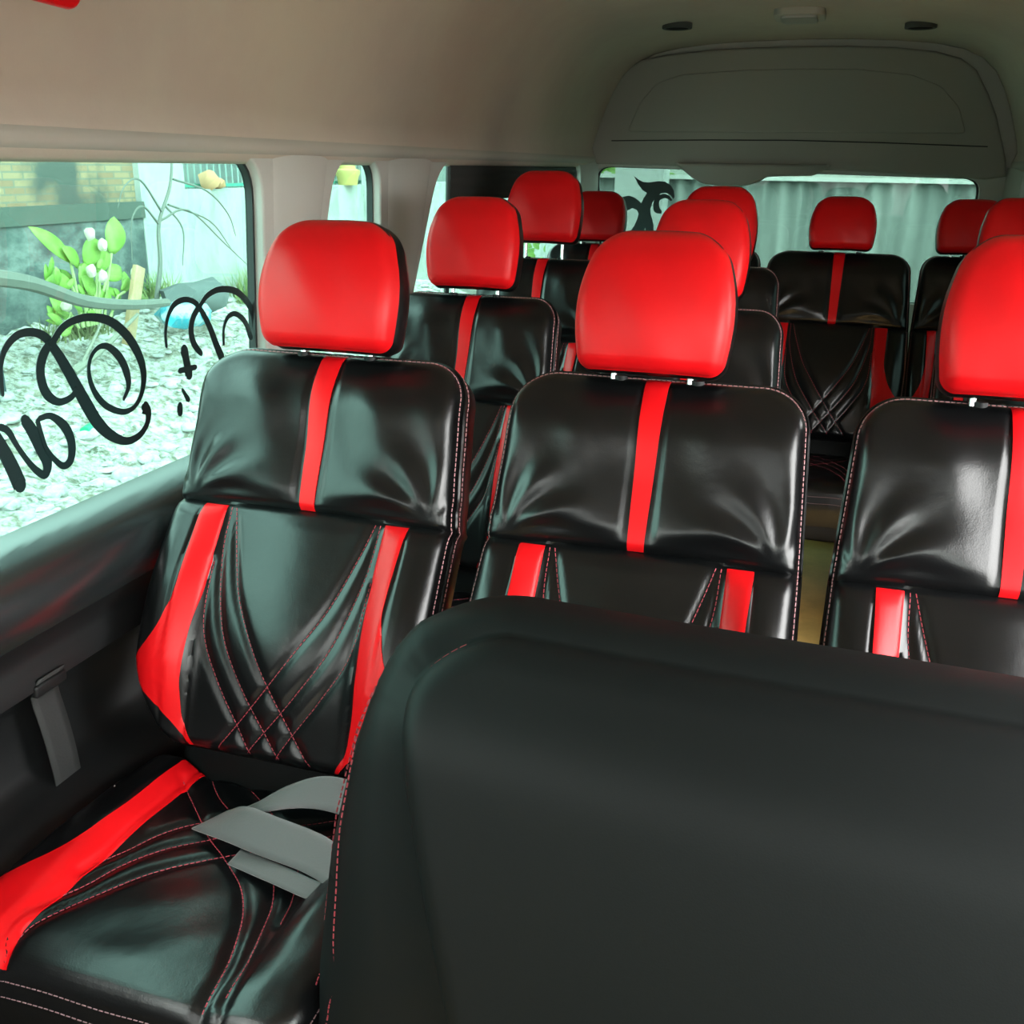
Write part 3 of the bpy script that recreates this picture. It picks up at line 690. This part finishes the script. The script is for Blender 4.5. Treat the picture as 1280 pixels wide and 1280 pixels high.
# ------------------------------------------------------------ the yard outside
def ext_mat(name, cols, scales, rough=.9, bump=.3):
    """stained masonry: three tones mixed by two noises"""
    m = bpy.data.materials.new(name); m.use_nodes = True; nt = m.node_tree; N = nt.nodes; L = nt.links; b = N['Principled BSDF']
    b.inputs['Roughness'].default_value = rough; b.inputs['Specular IOR Level'].default_value = .2
    tc = N.new('ShaderNodeTexCoord'); prev = None
    mp = N.new('ShaderNodeMapping'); mp.inputs['Scale'].default_value = scales[2]; L.new(tc.outputs['Object'], mp.inputs[0])
    for i, sc in enumerate(scales[:2]):
        t = N.new('ShaderNodeTexNoise'); t.inputs['Scale'].default_value = sc; t.inputs['Detail'].default_value = 8; t.inputs['Roughness'].default_value = .7
        L.new(mp.outputs[0], t.inputs['Vector'])
        r = N.new('ShaderNodeMapRange'); r.inputs['From Min'].default_value = .42; r.inputs['From Max'].default_value = .60; L.new(t.outputs[0], r.inputs[0])
        mx = N.new('ShaderNodeMix'); mx.data_type = 'RGBA'; L.new(r.outputs[0], mx.inputs['Factor'])
        if prev: L.new(prev.outputs['Result'], mx.inputs['A'])
        else: mx.inputs['A'].default_value = (*cols[0], 1)
        mx.inputs['B'].default_value = (*cols[i+1], 1); prev = mx
    L.new(prev.outputs['Result'], b.inputs['Base Color'])
    return m, prev, mp
conc, _, _ = ext_mat('weathered_pale_concrete', [(.36, .38, .36), (.27, .30, .28), (.42, .43, .41)], (1.3, 3.5, (1, 1, .5)))
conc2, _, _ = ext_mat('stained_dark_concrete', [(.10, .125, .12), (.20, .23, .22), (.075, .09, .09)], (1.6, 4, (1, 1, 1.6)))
pillarm, _, _ = ext_mat('pale_plaster', [(.38, .40, .38), (.32, .35, .34), (.43, .44, .42)], (2, 6, (1, 1, .4)))
rub, _, _ = ext_mat('pale_rubble', [(.30, .28, .23), (.10, .10, .07), (.52, .52, .50)], (6, 17, (1, 1, 1)))
rock_w, _, _ = ext_mat('white_litter', [(.50, .50, .50), (.34, .34, .32), (.58, .58, .57)], (8, 19, (1, 1, 1)))
# bricks
brick = bpy.data.materials.new('old_brick'); brick.use_nodes = True; nt = brick.node_tree; N = nt.nodes; L = nt.links; b = N['Principled BSDF']; b.inputs['Roughness'].default_value = .9
tc = N.new('ShaderNodeTexCoord'); mp = N.new('ShaderNodeMapping'); mp.inputs['Rotation'].default_value = (PI/2, 0, PI/2)
sx = N.new('ShaderNodeSeparateXYZ'); cx = N.new('ShaderNodeCombineXYZ'); L.new(tc.outputs['Object'], sx.inputs[0]); L.new(sx.outputs['Y'], cx.inputs['X']); L.new(sx.outputs['Z'], cx.inputs['Y'])
bt = N.new('ShaderNodeTexBrick'); bt.inputs['Scale'].default_value = 1; bt.inputs['Brick Width'].default_value = .21; bt.inputs['Row Height'].default_value = .055; bt.inputs['Mortar Size'].default_value = .007
bt.inputs['Color1'].default_value = (.26, .16, .10, 1); bt.inputs['Color2'].default_value = (.34, .25, .15, 1); bt.inputs['Mortar'].default_value = (.19, .18, .14, 1)
L.new(cx.outputs[0], bt.inputs['Vector'])
t = N.new('ShaderNodeTexNoise'); t.inputs['Scale'].default_value = 1.4; t.inputs['Detail'].default_value = 6; L.new(tc.outputs['Object'], t.inputs['Vector'])
r = N.new('ShaderNodeMapRange'); r.inputs['From Min'].default_value = .48; r.inputs['From Max'].default_value = .58; L.new(t.outputs[0], r.inputs[0])
mx = N.new('ShaderNodeMix'); mx.data_type = 'RGBA'; L.new(r.outputs[0], mx.inputs['Factor']); L.new(bt.outputs['Color'], mx.inputs['A']); mx.inputs['B'].default_value = (.08, .09, .08, 1)
L.new(mx.outputs['Result'], b.inputs['Base Color'])

WX = -6.0
def gz(x, y):
    """ground height"""
    t = min(max((-x-1.6)/4.4, 0), 1)
    base = -.62 + .72*t**1.5
    if x > 0: base = -.62
    return base
m_ = MB(); P = []
xs = np.linspace(-5.92, -2.65, 110); ysg = np.linspace(.5, 12.4, 260)
for x in xs:
    row = []
    for y in ysg:
        k = min(max((-x-1.8)/1.2, 0), 1)
        n1 = noise.fractal(Vector((x*1.2, y*1.2, 0)), 1, 2, 5); n2 = abs(noise.noise(Vector((x*7, y*7, 3))))
        row.append((x, y, gz(x, y)+k*(.09*n1+.07*n2)))
    P.append(row)
m_.grid(np.array(P)); tag(m_.build('rubble_ground', rub, None, angle=80), 'pale ground strewn with rubble and litter outside the left windows', 'rubble', kind='stuff')
m_ = MB(); m_.box((0, 5, -.70), (70, 70, .1)); struct(m_.build('ground', mat('yard_ground', (.20, .20, .17), .95, vary=(3, (.15, .16, .13), .4, .6)), smooth=False), 'bare yard ground')
def zat(x, y):
    k = min(max((-x-1.8)/1.2, 0), 1)
    return gz(x, y)+k*(.09*noise.fractal(Vector((x*1.2, y*1.2, 0)), 1, 2, 5)+.07*abs(noise.noise(Vector((x*7, y*7, 3)))))
def blob(mb, c, r, seed, sc=(1, 1, .6)):
    bm = bmesh.new(); bmesh.ops.create_icosphere(bm, subdivisions=2, radius=1)
    vs = []
    for v in bm.verts:
        d = 1+.35*noise.noise(v.co*1.7+Vector((seed, seed*.7, 0)))
        vs.append((c[0]+v.co.x*r*sc[0]*d, c[1]+v.co.y*r*sc[1]*d, c[2]+v.co.z*r*sc[2]*d))
    mb.add(vs, [tuple(v.index for v in f.verts) for f in bm.faces]); bm.free()
m_ = MB()
for k in range(900):
    x = -random.uniform(2.8, 5.82); y = random.uniform(2.2, 12); rr = random.uniform(.012, .06)*(1.3 if random.random() < .1 else 1)
    blob(m_, (x, y, zat(x, y)+rr*.2), rr, k*.37, (1, random.uniform(.7, 1.5), random.uniform(.3, .7)))
tag(m_.build('litter_scraps', rock_w, None, angle=60), 'countless white scraps and stones littering the ground outside', 'litter', kind='stuff')

# walls
def wallbox(name, y0, y1, z0, z1, m, x=WX, th=.2, label=None, **kw):
    mb = MB(); mb.box((0, 0, 0), (th, y1-y0, z1-z0)); o = mb.build(name, m, smooth=False)
    o.location = (x-th/2, (y0+y1)/2, (z0+z1)/2); return struct(o, label)
wallbox('wall_brick', 1.0, 7.86, 1.0, 2.6, brick, label='old brick wall')
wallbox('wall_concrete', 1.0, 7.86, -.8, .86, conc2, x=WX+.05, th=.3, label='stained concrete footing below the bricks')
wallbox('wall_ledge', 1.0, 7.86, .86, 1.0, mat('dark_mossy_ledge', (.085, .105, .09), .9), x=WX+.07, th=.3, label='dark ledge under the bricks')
wallbox('wall_post', 7.84, 8.50, -.8, 2.7, pillarm, x=WX+.06, th=.35, label='pale concrete post')
wallbox('wall_yard', 8.50, 22, -.8, 1.085, conc, label='pale stained yard wall under the railing')
wallbox('wall_far', 8.5, 24, -.8, 4.5, mat('dark_house_wall', (.13, .16, .155), .9, vary=(1.2, (.19, .22, .20), .4, .6)), x=WX-2.6, label='house wall behind the railing')  # dark grey-green tone with random mottling
# railing
ra = empty('railing', (WX-.17, 8.5, 1.085)); tag(ra, 'green metal railing on top of the pale yard wall', 'railing')
grn = mat('green_paint', (.05, .28, .21), .5); gbar = mat('weathered_bars', (.22, .30, .28), .5)
for z in (.03, .345):
    mb = MB(); mb.box((0, 3.2, z), (.04, 6.4, .03)); mb.build('rail', grn, ra, smooth=False)
for k in range(56):
    mb = MB(); mb.tube([(0, .06+k*.112, 0), (0, .06+k*.112, .36)], .009, 6); mb.build('bar', gbar, ra)
mb = MB(); mb.box((0, 1.45, .17), (.07, .07, .46)); mb.build('post', pillarm, ra, smooth=False)
# things on the yard wall
mb = MB(); blob(mb, (0, 0, .09), .10, 3.1, (1, 1, 1)); blob(mb, (.0, .14, .06), .07, 5.1, (1, 1.3, .8)); pc = mb.build('clay_lump', mat('orange_clay', (.50, .28, .15), .8)); pc.location = (WX-.03, 9.05, 1.075)
tag(pc, 'small orange lump on the yard wall in front of the railing', 'rubble piece')
yp = empty('yellow_planter', (WX-.0, 12.05, 1.085)); tag(yp, 'yellow planter standing on the yard wall, framed by the small second window', 'planter')
yp.scale = (.8, .8, .9); yel = mat('yellow_paint', (.50, .40, .13), .6)
mb = MB(); mb.grid(np.array([[(r_*math.cos(a), r_*math.sin(a), z) for a in np.linspace(0, 2*PI, 25)] for r_, z in ((0, 0), (.15, 0), (.17, .10), (.20, .16), (.20, .20), (.13, .22), (.12, .30), (0, .32))])); mb.build('planter_body', yel, yp)
wp = MB(); wp.box((0, 0, 1.0), (.3, .75, 3.6)); wp = wp.build('white_column', mat('white_plaster', (.50, .53, .52), .8, vary=(3, (.44, .47, .46), .4, .6)), smooth=False); wp.location = (WX+.1, 12.92, 0); tag(wp, 'plain white column outside the small second window', 'column')

# leafy plants
leafm = mat('bright_leaf', (.16, .33, .05), .5, vary=(5, (.24, .40, .09), .4, .6)); stemm = mat('plant_stem', (.40, .50, .22), .7); flowerm = mat('cream_flower', (.60, .58, .44), .7)
grassm = mat('grass_green', (.14, .25, .07), .7, vary=(6, (.24, .28, .11), .4, .6))
def leaf(mb, base, d, up, L_, W):
    d = Vector(d).normalized(); up = Vector(up); side = d.cross(up).normalized(); P = []
    for i in range(9):
        t = i/8; w = W*math.sin(PI*min(1, t*.93+.07))**.8; c = Vector(base)+d*L_*t+up*(-.25*L_*t*t)
        P.append([tuple(c-side*w+up*w*.25), tuple(c), tuple(c+side*w+up*w*.25)])
    mb.grid(np.array(P))
def plant(x, y, z, seed, leaves, label, flowers=()):
    rnd = random.Random(seed); o = empty('leafy_plant', (x, y, z)); tag(o, label, 'plant')
    mb = MB()
    for (dy, dz, L_, W, ang) in leaves:
        leaf(mb, (0, dy, dz), (rnd.uniform(-.1, .35), math.cos(ang), math.sin(ang)), (.8, -.15, .25), L_, W)
    for k in range(46):
        a_ = rnd.uniform(.3, 2.8); leaf(mb, (rnd.uniform(-.1, .05), rnd.uniform(-.3, .4), rnd.uniform(-.38, .05)), (rnd.uniform(-.1, .4), math.cos(a_), math.sin(a_)), (.8, -.15, .25), rnd.uniform(.08, .15), rnd.uniform(.018, .032))
    lo = mb.build('leaves', leafm, o); s_ = lo.modifiers.new('t', 'SOLIDIFY'); s_.thickness = .003
    mb = MB()
    for (dy, dz, L_, W, ang) in leaves: mb.tube([(0, dy*.5, -.35), (0, dy*.8, dz*.5-.1), (0, dy, dz)], .010, 6)
    mb.build('stems', stemm, o)
    if flowers:
        mb = MB()
        for dy, dz in flowers: blob(mb, (.08, dy, dz), .034, dy*9, (1, 1, 1.3)); 
        mb.build('flower_heads', flowerm, o)
    return o
plant(-4.9, 5.75, .60, 1, [(-.10, .10, .36, .06, 2.35), (-.02, .06, .24, .05, 2.4), (.05, .05, .24, .07, 1.2), (.15, 0, .26, .06, .9), (.32, .12, .28, .085, 1.25), (.24, -.05, .2, .06, .4), (-.12, -.05, .25, .06, 2.9), (.0, -.1, .2, .06, 1.5), (.42, -.16, .16, .04, 1.2), (-.2, -.28, .2, .05, 2.0), (.1, -.15, .22, .06, 2.3), (.2, .05, .2, .05, 1.7)],
      'tall bright green leafy plant with cream flowers outside the nearest left window', [(.03, .27), (.14, .19), (.0, .03), (.1, -.02), (.45, -.03), (-.28, -.17)])
def tuft(name, x, y, z, n, h, spread, seed, label, m=grassm):
    rnd = random.Random(seed); mb = MB()
    for k in range(n):
        a = rnd.uniform(0, 2*PI); r_ = rnd.uniform(0, spread); b_ = Vector((r_*math.cos(a)*.5, r_*math.sin(a), 0)); hh = h*rnd.uniform(.5, 1); l = Vector((rnd.uniform(-.1, .1), rnd.uniform(-.15, .15), hh)); w = .010
        P = [[tuple(b_+l*t+Vector((0, -w*(1-t), -.05*t*t))), tuple(b_+l*t+Vector((0, w*(1-t), -.05*t*t)))] for t in (0, .35, .7, 1)]
        mb.grid(np.array(P))
    o = mb.build(name, m); o.location = (x, y, z); return tag(o, label, 'grass')
tuft('grass_tuft', -5.64, 9.2, .0, 420, .42, .42, 3, 'yellow-green grass tuft at the foot of the pale yard wall')
tuft('bushy_weed', -5.55, 10.1, .05, 500, .52, .35, 4, 'darker green bushy weed at the right end of the nearest left window', mat('dark_weed', (.07, .17, .09), .7))
tuft('low_weed', -5.2, 6.0, .12, 200, .25, .35, 5, 'low dry weed below the cream-flowered plant', mat('dry_weed', (.22, .25, .12), .8))
tuft('small_weed', -5.7, 7.6, .20, 120, .3, .25, 6, 'small weed at the foot of the pale concrete post')
# bare branches
bark = mat('grey_bark', (.16, .17, .15), .8); bark2 = mat('pale_bark', (.24, .24, .20), .8)
def branch(name, pts, r0, r1, m, label, twigs=()):
    o = empty(name, pts[0]); tag(o, label, 'branch'); P = catmull(pts, 6); mb = MB()
    mb.tube([Vector(p)-Vector(pts[0]) for p in P], list(np.linspace(r0, r1, len(P))), 7); mb.build('stem', m, o)
    for tw in twigs:
        Q = catmull(tw, 5); mb = MB(); mb.tube([Vector(p)-Vector(pts[0]) for p in Q], list(np.linspace(r1*1.1, r1*.3, len(Q))), 5); mb.build('twig', m, o)
branch('bare_sapling', [(-5.3, 7.05, .25), (-5.3, 7.15, .55), (-5.35, 7.25, .85), (-5.35, 7.45, 1.15), (-5.4, 7.6, 1.45)], .022, .010, bark, 'thin leafless sapling leaning before the pale concrete post',
       [[(-5.35, 7.25, .85), (-5.3, 7.0, 1.0), (-5.3, 6.85, .9), (-5.3, 6.8, .6)], [(-5.35, 7.28, .88), (-5.3, 7.6, .95), (-5.3, 8.1, .65), (-5.3, 8.5, .40)], [(-5.35, 7.3, .95), (-5.3, 7.0, 1.2), (-5.3, 6.8, 1.15), (-5.3, 6.7, 1.0)], [(-5.35, 7.4, 1.0), (-5.3, 7.9, .85), (-5.3, 8.2, .6)],
        [(-5.35, 7.35, 1.0), (-5.3, 7.5, .8), (-5.3, 7.45, .5)], [(-5.35, 7.5, 1.2), (-5.3, 7.9, 1.1), (-5.3, 8.2, .9), (-5.3, 8.3, .7)]])
branch('fallen_branch', [(-4.62, 4.45, .74), (-4.62, 4.95, .64), (-4.62, 5.4, .48), (-4.62, 5.85, .40), (-4.64, 6.3, .36)], .055, .03, bark, 'thick grey branch slanting down at the left edge of the window view')
branch('dry_stick', [(-4.6, 5.2, .05), (-4.6, 5.5, .15), (-4.6, 5.9, .33)], .03, .012, bark2, 'pale dry forked stick lying under the leafy plant', [[(-4.6, 5.3, .1), (-4.6, 5.5, .3), (-4.6, 5.55, .42)]])
pk = MB(); pk.box((0, 0, 0), (.04, .10, .58)); pk = pk.build('wooden_plank', mat('raw_wood', (.42, .28, .16), .8, vary=(9, (.48, .36, .23), .4, .6)), bevel=.006); pk.location = (-4.8, 6.12, .35); pk.rotation_euler = (math.radians(-22), 0, 0); tag(pk, 'short raw wooden plank leaning below the leafy plant', 'plank')
bb = MB(); blob(bb, (0, 0, 0), .17, 2.2, (1, 1.5, .62)); blob(bb, (.03, .12, -.03), .12, 8.2, (1, 1.2, .6)); bb = bb.build('plastic_bag', mat('sky_blue_plastic', (.03, .33, .45), .35, vary=(7, (.38, .50, .54), .45, .55))); bb.location = (-4.7, 6.55, .24); tag(bb, 'crumpled sky-blue plastic bag on the rubble', 'bag')
dk = MB(); blob(dk, (0, 0, 0), .22, 6.2, (1, 1.7, .75)); dk = dk.build('debris_sack', mat('grey_sack', (.12, .14, .14), .9)); dk.location = (-5.1, 7.3, .25); tag(dk, 'dark grey sack lying behind the sky-blue bag', 'sack')
ds = MB(); ds.box((0, 0, 0), (.4, .5, .85)); ds = ds.build('dark_crate', mat('dark_blue_crate', (.04, .07, .08), .7), bevel=.02); ds.location = (-5.2, 4.80, .10); tag(ds, 'dark crate at the left edge of the window view', 'crate')
def bottle(x, y, rz, label):
    o = empty('green_bottle', (x, y, zat(x, y)+.04), rz); tag(o, label, 'bottle')
    gm = bpy.data.materials.get('green_bottle_plastic') or mat('green_bottle_plastic', (.03, .50, .22), .3)
    prof = [(0, 0), (.03, 0), (.032, .02), (.032, .15), (.02, .18), (.011, .20), (.011, .225), (0, .226)]
    mb = MB(); mb.grid(np.array([[(z-.1, r_*math.cos(a), r_*math.sin(a)) for a in np.linspace(0, 2*PI, 17)] for r_, z in prof])); mb.build('bottle_body', gm, o)
    mb = MB(); mb.tube([(.122, 0, 0), (.14, 0, 0)], .015, 12); mb.build('cap', bpy.data.materials['white_paper'], o)
bottle(-4.3, 4.95, 1.9, 'green plastic bottle on the ground below the script lettering')

# behind the van
corr = bpy.data.materials.new('streaked_fence'); corr.use_nodes = True; nt = corr.node_tree; N = nt.nodes; L = nt.links; b = N['Principled BSDF']; b.inputs['Roughness'].default_value = .7
tc = N.new('ShaderNodeTexCoord'); mp = N.new('ShaderNodeMapping'); mp.inputs['Scale'].default_value = (4.5, 1, .25); t = N.new('ShaderNodeTexNoise'); t.inputs['Scale'].default_value = 1.2; t.inputs['Detail'].default_value = 5
L.new(tc.outputs['Object'], mp.inputs[0]); L.new(mp.outputs[0], t.inputs['Vector']); cr_ = N.new('ShaderNodeValToRGB'); L.new(t.outputs[0], cr_.inputs[0]); L.new(cr_.outputs[0], b.inputs['Base Color'])
cr_.color_ramp.elements[0].position = .35; cr_.color_ramp.elements[0].color = (.16, .19, .18, 1); cr_.color_ramp.elements[1].position = .68; cr_.color_ramp.elements[1].color = (.40, .43, .41, 1)
mb = MB(); mb.grid(np.array([[(x, .018*math.sin(x*42), z) for x in np.linspace(-2.6, 6, 500)] for z in (-.65, 1.262)]))
fn = mb.build('sheet_fence', corr); fn.location = (0, 9.3, 0); s_ = fn.modifiers.new('t', 'SOLIDIFY'); s_.thickness = .01; tag(fn, 'grey streaked sheet fence behind the van, seen through the rear window', 'fence')
mb = MB(); mb.box((1.7, 0, 0), (8.6, .10, .035)); cp = mb.build('fence_cap', mat('white_cap', (.8, .82, .8), .6), fn, smooth=False); cp.location = (0, 0, 1.275); cp['label'] = 'white capping strip along the fence top'
hb_ = MB(); hb_.box((0, 0, 0), (14, .3, 6)); hb_ = hb_.build('wall_house', mat('pale_house', (.62, .66, .60), .9, vary=(1.5, (.50, .55, .50), .4, .6)), smooth=False); hb_.location = (4.2, 15.5, 2); struct(hb_, 'pale house wall behind the fence')
wc = MB(); wc.box((0, 0, 0), (.42, .3, 3.4)); wc = wc.build('fence_post', bpy.data.materials['white_plaster'], smooth=False); wc.location = (-1.66, 9.0, 1.0); tag(wc, 'white post standing in front of the sheet fence behind the van', 'post')
bu = MB(); rnd = random.Random(9)
for k in range(700):
    c = Vector((rnd.gauss(0, .45), rnd.gauss(0, .3), rnd.gauss(0, .5))); leaf(bu, c, (rnd.uniform(-1, 1), rnd.uniform(-1, 1), rnd.uniform(-.5, 1)), (0, -.9, .3), .12, .03)
bu = bu.build('green_bush', leafm); bu.location = (-2.6, 10.6, 1.0); tag(bu, 'green bush glimpsed at the top left corner of rear window', 'bush')

# ------------------------------------------------------------ daylight
w = bpy.data.worlds.new('overcast'); w.use_nodes = True; scene.world = w; nt = w.node_tree; N = nt.nodes; L = nt.links
bg = N['Background']; tc = N.new('ShaderNodeTexCoord'); sp = N.new('ShaderNodeSeparateXYZ'); L.new(tc.outputs['Generated'], sp.inputs[0])
cr_ = N.new('ShaderNodeValToRGB'); L.new(sp.outputs['Z'], cr_.inputs[0]); L.new(cr_.outputs[0], bg.inputs['Color'])
cr_.color_ramp.elements[0].position = 0; cr_.color_ramp.elements[0].color = (.85, .86, .83, 1); cr_.color_ramp.elements[1].position = .8; cr_.color_ramp.elements[1].color = (1, 1, 1, 1)
dt = N.new('ShaderNodeVectorMath'); dt.operation = 'DOT_PRODUCT'; L.new(tc.outputs['Generated'], dt.inputs[0]); dt.inputs[1].default_value = Vector((.93, -.33, .14)).normalized()
mr = N.new('ShaderNodeMapRange'); mr.interpolation_type = 'SMOOTHSTEP'; L.new(dt.outputs['Value'], mr.inputs['Value']); mr.inputs['From Min'].default_value = .2; mr.inputs['From Max'].default_value = 1; mr.inputs['To Min'].default_value = 1.3; mr.inputs['To Max'].default_value = 6.8
dl = N.new('ShaderNodeVectorMath'); dl.operation = 'DOT_PRODUCT'; L.new(tc.outputs['Generated'], dl.inputs[0]); dl.inputs[1].default_value = Vector((-.85, -.1, .5)).normalized()
ml = N.new('ShaderNodeMapRange'); ml.interpolation_type = 'SMOOTHSTEP'; L.new(dl.outputs['Value'], ml.inputs['Value']); ml.inputs['From Min'].default_value = .3; ml.inputs['From Max'].default_value = 1; ml.inputs['To Min'].default_value = 0; ml.inputs['To Max'].default_value = 4.5
ad = N.new('ShaderNodeMath'); ad.operation = 'ADD'; L.new(mr.outputs[0], ad.inputs[0]); L.new(ml.outputs[0], ad.inputs[1]); L.new(ad.outputs[0], bg.inputs['Strength'])
def portal(name, loc, rot, sx, sy):
    d = bpy.data.lights.new(name, 'AREA'); d.shape = 'RECTANGLE'; d.size = sx; d.size_y = sy; d.cycles.is_portal = True
    o = bpy.data.objects.new(name, d); COL.objects.link(o); o.location = loc; o.rotation_euler = rot
R90 = PI/2
portal('daylight_left', (XL-.05, 2.0, 1.08), (0, -R90, 0), .62, 5.4)      # facing +x
portal('daylight_right_door', (XR+.06, 1.28, .75), (0, R90, 0), 1.36, 1.62)
portal('daylight_right_window', (XR+.06, 3.4, 1.08), (0, R90, 0), .62, 2.4)
portal('daylight_rear', (-.27, YR+.06, 1.08), (-R90, 0, 0), 1.7, .62)
portal('daylight_front', (XC, -1.15, 1.25), (R90, 0, 0), 1.8, .75)
sun = bpy.data.lights.new('sun', 'SUN'); sun.energy = .4; sun.angle = math.radians(12); sun.color = (1, .96, .9)
so = bpy.data.objects.new('sun', sun); COL.objects.link(so); so.rotation_euler = Vector((.75, -.55, 1)).to_track_quat('Z', 'Y').to_euler()

# ------------------------------------------------------------ camera
M = [[0.9532989471449084, 0.3016962114962218, 0.014160273346094366], [0.11226182398792382, -0.3104199573708113, -0.9439474206441841], [-0.2803897292115271, 0.9014537403742527, -0.32979198552717404]]
cd = bpy.data.cameras.new('camera'); cd.sensor_width = 36; cd.lens = 1240/1280*36; cd.clip_start = .02
co_ = bpy.data.objects.new('camera', cd); COL.objects.link(co_)
r0, r1, r2 = (Vector(x) for x in M)
mw = Matrix.Identity(4)
for i in range(3): mw[i][0] = r0[i]; mw[i][1] = -r1[i]; mw[i][2] = -r2[i]
mw.translation = (0, 0, 1.35); co_.matrix_world = mw
scene.camera = co_
scene.view_settings.view_transform = 'Standard'; scene.view_settings.look = 'None'; scene.view_settings.gamma = 1; scene.view_settings.exposure = 1.9
scene.cycles.max_bounces = 10; scene.cycles.diffuse_bounces = 5; scene.cycles.transparent_max_bounces = 16
scene.cycles.sample_clamp_indirect = 8
